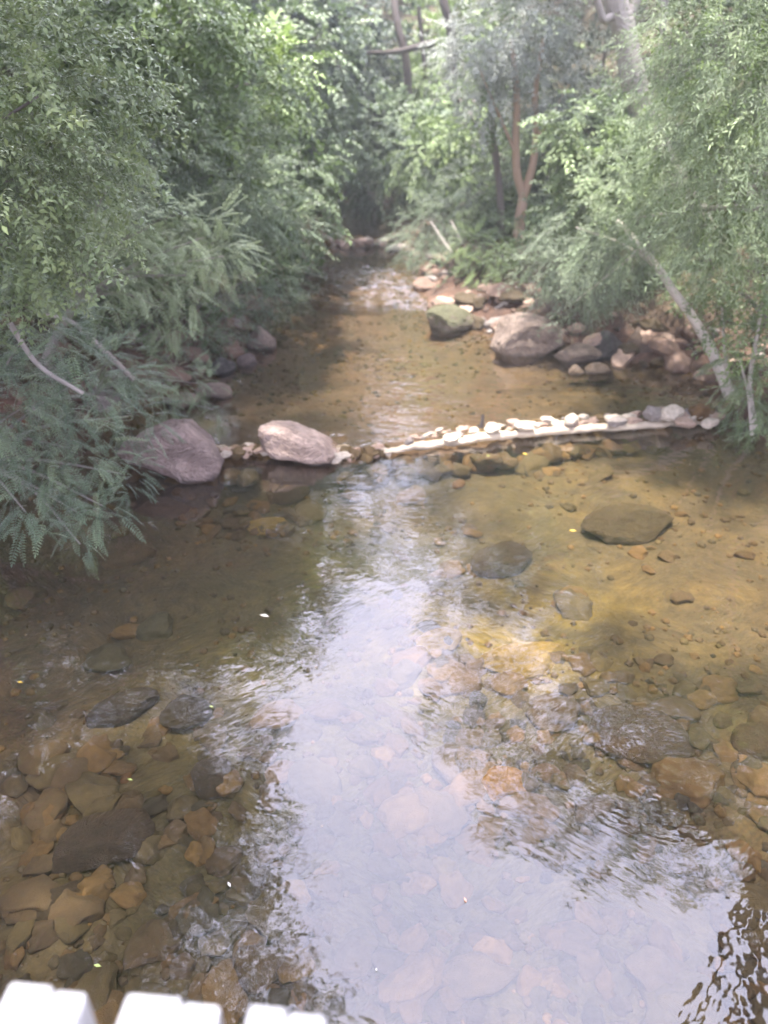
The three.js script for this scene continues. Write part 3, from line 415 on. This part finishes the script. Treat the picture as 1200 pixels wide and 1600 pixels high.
plant('leafy_bush', 'glossy broad leaved green bush overhanging the far left bank', 'bush', foot(-3.2, -17), 'broad', G.mid, [l(450, 290, -15.8, 0.7), l(468, 330, -16.6, 0.55), l(420, 360, -15, 0.65), l(452, 392, -16.8, 0.45), l(430, 410, -15.6, 0.4), l(460, 372, -17.2, 0.3), l(470, 250, -17, 0.7), l(400, 300, -14.6, 0.6)], 208, { opt: { per: 18, size: 1.05 }, thick: 0.07 });
plant('tall_forest_tree', 'tall grey green forest tree left of the stream behind the leafy bush', 'tree', foot(-4.6, -20), 'broad', G.mid.map((c, i) => c.clone().lerp(G.grey[i], 0.5)), [l(420, 160, -18, 1.3), l(470, 90, -19, 1.3), l(400, 70, -17, 1.2), l(450, 220, -18.5, 1.0), at(-3, 8.2, -20, 1.9), at(-4.8, 9, -18, 2.0), at(-3.6, 10.6, -19, 1.6), at(-5.5, 6.6, -17, 1.8), at(-2.1, 9.9, -21, 1.2)], 209, { opt: { per: 9, size: 1.35 }, thick: 0.17 });
plant('tall_bank_tree', 'tall dark tree behind the sunlit tree whose crown overhangs the stream', 'tree', foot(-6.8, -10.5), 'small', G.mid, [at(-4.7, 7.6, -13, 1.8), at(-3.9, 9.8, -10.2, 1.7), at(-5.6, 8.5, -10, 1.9), at(-3.4, 10.6, -8.3, 1.5), at(-6, 9, -7.2, 2), at(-2.6, 10.8, -6.6, 1.5), at(-1.4, 11, -6.2, 1.3), at(-4.4, 10.2, -6.2, 1.9), at(-5.9, 6.6, -13.6, 1.8), at(-6.4, 8.2, -4.4, 2), at(-3.4, 11.2, -3.4, 2), at(-1.4, 12.8, -3.6, 2), at(-3.4, 12.2, -0.8, 2.4), at(-0.6, 13, -0.6, 2.2), at(-4.1, 8.6, -11.6, 1.5), at(-5.4, 7.6, -11, 1.5), at(-5, 8.5, -8.2, 1.8), at(-4.6, 7, -5.2, 1.6), at(-6, 6.4, -8, 1.6), at(-6.6, 7.4, -6.4, 1.8), at(-5, 10.5, 1, 2.6), at(-2, 12, 2.6, 2.4)], 210, { opt: { per: 11, size: 1.3 }, thick: 0.2 });
plant('shaded_tree', 'dark blue green tree closing the stream at the top centre', 'tree', foot(-4, -27), 'broad', G.dark.map((c) => c.clone().lerp(lin(0.05, 0.085, 0.07), 0.5)), [l(520, 50, -25, 1.6), l(550, 130, -26, 1.3), l(480, 20, -24, 1.4), l(520, 180, -25, 1.2), at(-3.5, 7, -26, 2), at(-2.4, 8.4, -27, 1.7)], 211, { opt: { per: 8, size: 1.5 }, thick: 0.16 });
plant('hanging_tree', 'mid green tree leaning over the dark end of the stream', 'tree', foot(2.4, -25.5), 'broad', G.teal, [l(600, 215, -23.2, 1.1), l(560, 250, -25, 1.0), l(640, 260, -22.8, 0.9), l(600, 290, -24.5, 0.7), l(545, 300, -27, 0.8), l(670, 220, -22.6, 0.9), l(662, 300, -23.3, 0.45)], 212, { opt: { per: 11, size: 1.3 }, thick: 0.14 });
plant('dark_thicket', 'dark thicket behind the end of the stream', 'shrub', foot(-1.2, -32), 'broad', G.dark, [at(-2.6, 1.3, -31, 1.7), at(-0.6, 1.2, -31.5, 1.5), at(1.2, 1.6, -30, 1.6), at(-1.5, 3, -32, 1.8), at(1, 3.4, -32, 1.8), at(-3.6, 2.6, -32, 1.6)], 213, { opt: { per: 9, size: 1.6 } });
// ------------------------------------------------------------------ right bank
plant('slender_tree', 'slender tree with forked reddish trunks and silvery crown on the right bank', 'tree', foot(2.75, -16.3), 'small', G.silver, [l(735, 110, -16, 0.55), l(790, 60, -16, 0.75), l(850, 110, -16, 0.65), l(765, 160, -16, 0.4), l(830, 30, -16, 0.7), l(875, 150, -16.2, 0.45), l(720, 70, -16.2, 0.5), at(3.2, 6.6, -16, 1.2), at(2.2, 7.4, -15.2, 0.9), at(3.4, 8.2, -15.4, 1.1)], 221, {
  barkOf: 'red', opt: { per: 20 }, limbsOf: [
    [[l(812, 400, -16.3, 0).p, l(812, 350, -16.3, 0).p, l(818, 308, -16.3, 0).p], 0.13, 0.10], [[l(818, 308, -16.3, 0).p, l(808, 270, -16.2, 0).p, l(806, 220, -16.1, 0).p, l(808, 150, -16, 0).p, l(800, 60, -16, 0).p], 0.09, 0.045],
    [[l(818, 308, -16.3, 0).p, l(832, 260, -16.2, 0).p, l(838, 210, -16.2, 0).p, l(836, 150, -16.1, 0).p, l(850, 60, -16, 0).p], 0.09, 0.04], [[l(838, 220, -16.2, 0).p, l(862, 180, -16.2, 0).p, l(890, 130, -16.2, 0).p], 0.035, 0.015], [[l(806, 240, -16.1, 0).p, l(780, 180, -16, 0).p, l(750, 110, -16, 0).p], 0.035, 0.015]] });
plant('thin_twin_tree', 'thin brown trunk standing just left of the forked reddish tree', 'tree', foot(2.2, -17.2), 'small', G.mid, [l(770, 150, -17, 0.5), l(745, 190, -17, 0.4), l(800, 170, -17.4, 0.5), at(2.4, 6.3, -17, 1)], 222, { barkOf: 'grey', opt: { per: 16 }, limbsOf: [[[l(784, 365, -17.2, 0).p, l(780, 290, -17.2, 0).p, l(772, 220, -17, 0).p, l(764, 140, -17, 0).p], 0.085, 0.05], [[l(776, 250, -17.1, 0).p, l(750, 205, -17, 0).p, l(735, 180, -17, 0).p], 0.03, 0.012]] });
plant('deep_green_tree', 'deep green shaded tree behind the silvery crown', 'tree', foot(5.5, -20), 'small', G.dark, [l(890, 60, -19, 1.2), l(930, 130, -18.5, 1.0), l(880, 170, -19, 1.0), l(850, 230, -18.5, 0.9), l(900, 250, -18, 0.8), l(760, 290, -18.6, 0.8), l(720, 320, -19, 0.7), l(840, 290, -18, 0.6), at(5, 7.4, -19.5, 1.6)], 223, { opt: { per: 12, size: 1.2 }, thick: 0.13 });
plant('pale_green_tree', 'pale yellow green tree between the dark stream end and the silvery crown', 'tree', foot(3.6, -22.5), 'broad', G.light, [l(690, 130, -25, 1.1), l(715, 190, -20.5, 0.8), l(680, 250, -20.5, 0.8), l(730, 240, -20, 0.6), l(660, 160, -25.5, 1.0), l(710, 60, -25.5, 0.8, { d: 0.6 })], 224, { opt: { per: 12, size: 1.2 }, thick: 0.1 });
plant('fallen_bush', 'dark feathery bush drooping over the water on the far right', 'bush', foot(1.7, -18.6), 'fine', G.teal.map((c, i) => c.clone().lerp(G.grey[i], 0.3)), [l(655, 385, -18.4, 0.4), l(670, 370, -17.8, 0.5), l(690, 410, -17.3, 0.42), l(668, 340, -18.8, 0.45), l(696, 340, -18.2, 0.5), l(720, 420, -17, 0.35)], 225, { opt: { per: 30, droop: 0.4 }, thick: 0.05 });
plant('fern_shrub', 'bright green ferny shrub at the foot of the forked reddish tree', 'shrub', foot(2.2, -15.6), 'frond', G.light, [l(745, 385, -15.8, 0.35), l(780, 400, -15.4, 0.35), l(760, 425, -15.2, 0.3), l(800, 430, -15, 0.25), l(725, 375, -16, 0.28), l(815, 400, -15.6, 0.25)], 226, { opt: { per: 44, size: 0.6 }, thick: 0.025 });
{
  const b = foot(5.6, -13.2);
  plant('big_pale_tree', 'big tree with thick pale grey trunk and elbowed branch at the top right', 'tree', b, 'small', G.grey, [at(5.4, 8, -14.5, 1.2, { d: 0.5 }), at(6.8, 8.3, -14.2, 1.5), at(4.6, 8.2, -14.8, 0.9, { d: 0.4 }), at(6.4, 7.4, -15, 1.4)], 227, {
    barkOf: 'silver', opt: { per: 11, size: 1.1 }, limbsOf: [[[b, l(1012, 200, -13.1, 0).p, l(992, 130, -13, 0).p, l(978, 60, -13, 0).p, l(960, -10, -13, 0).p, l(945, -120, -13, 0).p], 0.24, 0.15], [[l(974, 28, -13, 0).p, l(955, 26, -12.9, 0).p, l(944, 32, -12.8, 0).p, l(938, 15, -12.8, 0).p, l(925, -30, -12.8, 0).p], 0.06, 0.04], [[l(975, 45, -13, 0).p, l(995, 0, -13, 0).p, l(1020, -70, -13, 0).p], 0.09, 0.05], [[l(1035, 60, -13.4, 0).p, l(1038, 10, -13.4, 0).p, l(1050, -80, -13.4, 0).p], 0.06, 0.05]] });
}
plant('light_bush', 'light green bush below the thick pale trunk', 'bush', foot(4.6, -13.4), 'broad', G.light.map((c, i) => c.clone().lerp(G.grey[i], 0.4)), [l(905, 190, -13, 0.45), l(935, 230, -12.8, 0.55), l(890, 240, -13.2, 0.35), l(925, 200, -13, 0.35), l(970, 270, -12.6, 0.5), l(940, 310, -12.8, 0.45), l(900, 320, -13.6, 0.45), l(875, 340, -14, 0.3)], 228, { opt: { per: 22, size: 0.9 }, thick: 0.05 });
plant('feathery_slope_tree', 'large pale feathery tree filling the right slope', 'tree', foot(6.8, -10.6), 'fine', G.grey.map((c) => c.clone().multiply(lin(1.75, 1.7, 1.55))), [l(1105, 150, -10.4, 0.65), l(1130, 70, -9.6, 0.8), l(1110, 240, -9.6, 0.75), l(1035, 270, -10.8, 0.6), l(1085, 310, -10.2, 0.6), l(1160, 330, -9, 0.6), l(1190, 180, -8.6, 0.7), l(990, 340, -11.2, 0.55), l(1120, 20, -10, 0.6), l(1210, 60, -8.6, 0.8), at(6, 5.2, -9.4, 0.9)], 229, { opt: { per: 20, droop: 0.35, vary: 0.6 }, thick: 0.12, barkOf: 'silver' });
crown(scene.getObjectByName('feathery_slope_tree'), 'small', [l(1130, 300, -9, 0.35), l(1070, 215, -10, 0.32), l(1000, 300, -11, 0.35), l(1160, 130, -8.6, 0.35), l(1100, 100, -9.6, 0.3), l(1180, 260, -8.4, 0.3), l(1020, 220, -10.8, 0.3), l(1160, 20, -9, 0.4)], G.light, 250, { per: 26, size: 0.9, name: 'crown' });
plant('green_slope_shrub', 'greener leafy shrub at the right edge above the waterside shrub', 'shrub', foot(5.7, -9.8), 'small', G.light.map((c, i) => c.clone().lerp(G.mid[i], 0.4)), [l(1110, 440, -11, 0.3), l(1165, 470, -9.8, 0.32), l(1180, 420, -9.4, 0.42), l(1090, 420, -11.4, 0.35), l(1200, 520, -8.9, 0.35), l(1130, 510, -9.7, 0.22)], 230, { opt: { per: 30, size: 0.9 }, thick: 0.04 });
{
  const b = l(1150, 615, -9.95, 0).p; b.y = groundY(b.x, b.z) - 0.1;
  plant('leaning_tree', 'pale curved trunk leaning from the right bank with drooping grey crown', 'tree', b, 'fine', G.grey, [l(880, 395, -12.2, 0.34), l(920, 415, -12, 0.4), l(915, 455, -12, 0.22), l(965, 395, -11.3, 0.34), l(985, 370, -11.2, 0.22), l(860, 420, -12.4, 0.2), l(950, 440, -11.9, 0.2), l(900, 350, -12.2, 0.34)], 231, {
    barkOf: 'pale', opt: { per: 40, droop: 0.6 }, limbsOf: [[[b, l(1128, 585, -10.2, 0).p, l(1108, 540, -10.4, 0).p, l(1080, 492, -10.6, 0).p, l(1052, 455, -10.9, 0).p, l(1030, 420, -11.2, 0).p, l(1000, 385, -11.5, 0).p, l(965, 345, -11.8, 0).p], 0.088, 0.04], [[l(995, 395, -11.6, 0).p, l(950, 430, -11.8, 0).p, l(900, 470, -12, 0).p], 0.03, 0.012], [[l(1030, 420, -11.2, 0).p, l(970, 380, -12, 0).p, l(900, 355, -12.2, 0).p], 0.03, 0.012]] });
}
plant('waterside_bush', 'bright green shrub hanging to the water at the right end of the weir', 'bush', foot(4.95, -9.0), 'narrow', G.light.map((c, i) => c.clone().lerp(G.grey[i], 0.3)), [l(1180, 620, -9.2, 0.28), l(1165, 640, -9.2, 0.2), l(1200, 670, -8.8, 0.24), l(1190, 570, -9.2, 0.3), l(1210, 740, -8.2, 0.16)], 232, { opt: { per: 38, size: 0.7, droop: 0.4 }, barkOf: 'pale', thick: 0.03, limbsOf: [[[l(1180, 670, -9, 0).p, l(1172, 600, -9.2, 0).p, l(1182, 530, -9.3, 0).p, l(1192, 470, -9.3, 0).p], 0.035, 0.02], [[l(1140, 610, -9.5, 0).p, l(1132, 540, -9.8, 0).p, l(1128, 480, -9.9, 0).p], 0.03, 0.015], [[l(1175, 680, -8.9, 0).p, l(1168, 610, -9.1, 0).p, l(1155, 560, -9.3, 0).p], 0.025, 0.01]] });
plant('canopy_tree', 'tree of the right bank with a high crown mirrored in the pool', 'tree', foot(7.2, -7.4), 'small', G.mid, [at(3.5, 6.2, -8.4, 0.95), at(2.5, 6.7, -8.9, 0.75), at(4.7, 6, -7.9, 1.0), at(6.2, 5.4, -7.9, 1.1), at(4, 5.6, -9.4, 0.9, { d: 0.5 }), at(2.2, 6.4, -10.2, 0.7, { d: 0.4 }), at(2.3, 8.3, -13.4, 1.0, { d: 0.4 }), at(3.6, 7.8, -13.6, 1.1, { d: 0.3 }), at(1.9, 9.2, -13.4, 0.9), at(2.9, 9, -13.4, 0.9, { d: 0.4 }), at(1.7, 7.2, -14.6, 0.8, { d: 0.4 }), at(1.6, 13, -2.4, 1.7), at(4, 12.4, -0.8, 1.9), at(6.2, 9, 1, 2), at(2.2, 12.6, 0.2, 2.4), at(5, 10.5, 1.6, 2.6), at(1.5, 12, 3.4, 2.4)], 233, { opt: { per: 14, size: 1.1 }, thick: 0.15 });
// thin dark trunks behind, whose crowns are above the picture
{
  const b1 = foot(0.9, -23.6), b2 = foot(2.3, -23.8), b3 = foot(-2.2, -28.5);
  plant('thin_dark_tree', 'thin dark trunk rising at the top centre with a level bough', 'tree', b1, 'small', G.yellow, [at(0.4, 10, -29, 1.6, { d: 0.5 }), at(1.6, 8.8, -29.5, 1.4, { d: 0.5 }), at(-0.4, 8.2, -28, 1.1, { d: 0.5 }), at(0.3, 13.2, -27.5, 1.7, { d: 0.9 }), at(2.2, 13, -28, 1.7, { d: 0.9 }), at(-1.7, 11.6, -28, 1.8), at(1.8, 10.6, -28, 1.3, { d: 0.9 }), at(0.5, 10.6, -28, 1.0, { d: 0.6 })], 241, { barkOf: 'dark', opt: { per: 7, size: 1.6 }, limbsOf: [[[b1, l(638, 140, -23.6, 0).p, l(634, 90, -23.6, 0).p, l(618, 20, -23.8, 0).p, at(0.3, 9.5, -26.5, 0).p], 0.14, 0.06], [[l(572, 82, -23.4, 0).p, l(620, 80, -23.4, 0).p, l(680, 66, -23.4, 0).p], 0.04, 0.085]] });
  plant('slim_dark_tree', 'slim dark trunk right of the level bough at the top centre', 'tree', b2, 'small', G.yellow, [at(3.2, 9.4, -29.5, 1.5, { d: 0.5 }), at(2.2, 8.2, -29, 1.2, { d: 0.5 }), at(3.6, 12.4, -28, 1.6), at(2.9, 11, -27, 1.3)], 242, { barkOf: 'dark', opt: { per: 7, size: 1.6 }, limbsOf: [[[b2, l(708, 120, -23.8, 0).p, l(704, 45, -23.8, 0).p, l(692, -10, -23.8, 0).p, at(2.6, 9.4, -26.6, 0).p], 0.13, 0.10], [[l(666, 125, -24, 0).p, l(660, 70, -24, 0).p, l(654, 10, -24, 0).p], 0.07, 0.055]] });
  solo('dead_bough', 'dark bough slanting down at the top left of the centre', 'branch', limbGeo([l(488, 60, -23.5, 0).p, l(512, 88, -23.5, 0).p, l(545, 118, -23.6, 0).p], 0.05, 0.07), bark.dark);
}
{ // the wood behind, one mass
  const r = rng(77), t = new THREE.Group(); t.name = 'distant_forest'; t.userData = { kind: 'stuff', label: 'mass of sunlit trees on the slope behind', category: 'forest' }; scene.add(t);
  const lumps = []; for (let i = 0; i < 150; i++) { const z = -34 - r() * 30, x = (r() - 0.5) * 1.6 * (-z), h = 1 + r() ** 1.2 * (Math.abs(x + 1) < 9 ? 4.5 : 12); lumps.push({ p: V(x, groundY(x, z) + h, z), r: 1.8 + r() * 1.2 }); }
  for (let i = 0; i < 60; i++) { const s = i % 2 ? 1 : -1, z = 2 - r() * 34, x = s * (8.5 + r() * 9); lumps.push({ p: V(x, groundY(x, z) + 0.8 + r() * 6, z), r: 1.7 + r() }); }
  crown(t, 'broad', lumps, G.light.map((c, i) => c.clone().lerp(G.mid[i], 0.4)), 300, { per: 2.6, size: 3.0, name: 'foliage', vary: 0.5 });
}
{ // low growth that hides the soil
  const r = rng(88), t = new THREE.Group(); t.name = 'undergrowth'; t.userData = { kind: 'stuff', label: 'low green undergrowth covering both banks', category: 'undergrowth' }; scene.add(t);
  const lumps = []; for (let i = 0; i < 210; i++) { const z = -6 - r() * 24, s = r() < 0.5, e = (!s && z > -14.5 ? 1.9 : z < -16.5 ? 1.5 : 0.7) + r() * 4.5, x = s ? edgeAt(LB, z) - e : edgeAt(RB, z) + e; lumps.push({ p: V(x, groundY(x, z) + 0.2 + 0.1 * e * r(), z), r: 0.3 + 0.12 * e * (0.5 + r()) }); }
  crown(t, 'small', lumps, G.mid, 301, { per: 15, size: 1.1, name: 'foliage' });
}

// ------------------------------------------------------------------ dead wood
solo('fallen_branch', 'bleached dead stem slanting down by the mossy boulder', 'branch', limbGeo([l(672, 345, -17.6, 0).p, l(710, 400, -17, 0).p, l(760, 452, -16.2, 0).p], 0.025, 0.05), bark.silver);
solo('fallen_branch', 'thinner bleached stem right beside the slanting dead stem', 'branch', limbGeo([l(705, 345, -17.4, 0).p, l(730, 395, -16.8, 0).p, l(764, 448, -16.1, 0).p], 0.02, 0.04), bark.silver);
solo('bare_branch', 'pale bare branch reaching down through the left foliage to the fronds', 'branch', limbGeo([l(70, 492, -7.8, 0).p, l(110, 502, -7.9, 0).p, l(160, 545, -8, 0).p, l(208, 592, -8.2, 0).p], 0.02, 0.035), bark.silver);
solo('bare_branch', 'grey bare branch inside the dark blue green shrub', 'branch', limbGeo([l(15, 505, -6.4, 0).p, l(60, 570, -6.4, 0).p, l(130, 615, -6.4, 0).p], 0.025, 0.018), bark.silver);
{ const p = onLevel(750, 668, 0.15); solo('broken_stick', 'short dark stick standing upright on the weir stones', 'stick', limbGeo([V(0, -0.06, 0), V(0.02, 0.06, 0), V(0.03, 0.17, -0.02)], 0.035, 0.016, { seg: 8 }), bark.dark, p); }
{ const p = onLevel(800, 468, 0.5), B = rockShape(410, { detail: 4, cuts: 6, rough: 0.2 }); const m = solo('pale_stump', 'small white broken root on the red bank above the largest boulder', 'stump', mergeGeometries([limbGeo([V(-0.16, -0.12, 0.1), V(0, 0.02, 0), V(0.1, 0.14, -0.05)], 0.09, 0.05), limbGeo([V(-0.3, -0.2, 0.1), V(-0.12, -0.1, 0.06), V(0.02, 0, 0)], 0.03, 0.06)]), bark.pale, p.add(V(0, 0.05, 0))); }

// ------------------------------------------------------------------ leaves afloat
{
  const B = { p: [], i: [] }; leafInto(B, V(0, 0, -0.5), V(0, 0, 1), UP, 1, 0.5, 0.12, 0.05); const lg = finish(B), mat = (r, g, b) => new THREE.MeshStandardMaterial({ color: lin(r, g, b), roughness: 0.6 });
  const C = { yellow: mat(0.5, 0.33, 0.04), white: mat(0.6, 0.56, 0.48), pink: mat(0.6, 0.32, 0.22), green: mat(0.3, 0.36, 0.1) };
  for (const [px, py, len, turn, c, label] of [[413, 962, 0.09, 1.3, 'white', 'pale narrow leaf floating in the middle of the pool'], [31, 1066, 0.05, 1.4, 'yellow', 'yellow leaf floating near the left edge'], [727, 1406, 0.035, 0.3, 'pink', 'tiny pink petal on the sky reflection'], [152, 1509, 0.045, 1.4, 'green', 'yellow green leaf floating above the left white beam'], [358, 1382, 0.04, 0.6, 'white', 'small pale leaf with dark edge floating at the lower left'], [330, 1104, 0.04, 1.2, 'green', 'pale green fleck beside the dark green sunken boulder'], [203, 1218, 0.04, 1.3, 'green', 'small green leaf floating at the left of the pool'], [820, 709, 0.08, 1.2, 'yellow', 'yellow leaf floating just below the sill'], [895, 829, 0.08, 1.4, 'yellow', 'small yellow leaf by the black shadow of the olive boulder'], [763, 712, 0.05, 1.1, 'green', 'tiny green leaf against the foot of the sill'], [588, 1515, 0.02, 0, 'white', 'tiny white speck afloat near the bottom centre']]) {
    const p = onLevel(px, py, 0.006), m = solo('floating_leaf', label, 'leaf', lg, C[c], p); m.scale.set(len * 0.8, len * 0.6, len); m.rotation.y = turn; }
}

// ------------------------------------------------------------------ white beam ends of the footbridge
{
  const paint = new THREE.MeshPhysicalMaterial({ color: lin(0.55, 0.535, 0.535), roughness: 0.55, bumpMap: dataTexture(256, (u, v) => 0.5 + tiled(u * 1, v, 8, 3, 4) * 0.7), bumpScale: 0.012 });
  const yaw = -5.1 * Math.PI / 180, deck = (w, len, hgt) => { // a rounded, slightly uneven plank pointing along -z
    const s = new THREE.Shape(), b = 0.012; s.moveTo(-w / 2 + b, 0); s.lineTo(w / 2 - b, 0); s.quadraticCurveTo(w / 2, 0, w / 2, -b); s.lineTo(w / 2, -hgt); s.lineTo(-w / 2, -hgt); s.lineTo(-w / 2, -b); s.quadraticCurveTo(-w / 2, 0, -w / 2 + b, 0);
    const g = new THREE.ExtrudeGeometry(s, { depth: len, bevelEnabled: true, bevelSize: 0.006, bevelThickness: 0.012, bevelOffset: -0.006, bevelSegments: 3, curveSegments: 4 }); return g; };
  const rows = [[[-0.837, -0.745], [-0.741, -0.673]], [[-0.592, -0.478], [-0.474, -0.398]], [[-0.342, -0.266], [-0.262, -0.187], [-0.183, -0.137]]];
  const labels = ['leftmost white painted beam end of the footbridge, two boards wide', 'white painted beam end in the middle of the row, two boards wide', 'white painted beam end right of the others, three boards wide'];
  rows.forEach((boards, i) => {
    const t = thing('bridge_beam', labels[i], 'beam', V(0, 2.4, 0), 'white beam ends of the footbridge'); t.rotation.y = yaw;
    boards.forEach(([a, b], k) => { const m = part('board', deck(b - a, 2.4, 0.22), paint, t); m.position.set((a + b) / 2, -0.003 * k, -0.82 + 0.006 * k + (i === 2 && k === 2 ? 0.01 : 0) + 0.012); });
  });
}
renderer.render(scene, camera);
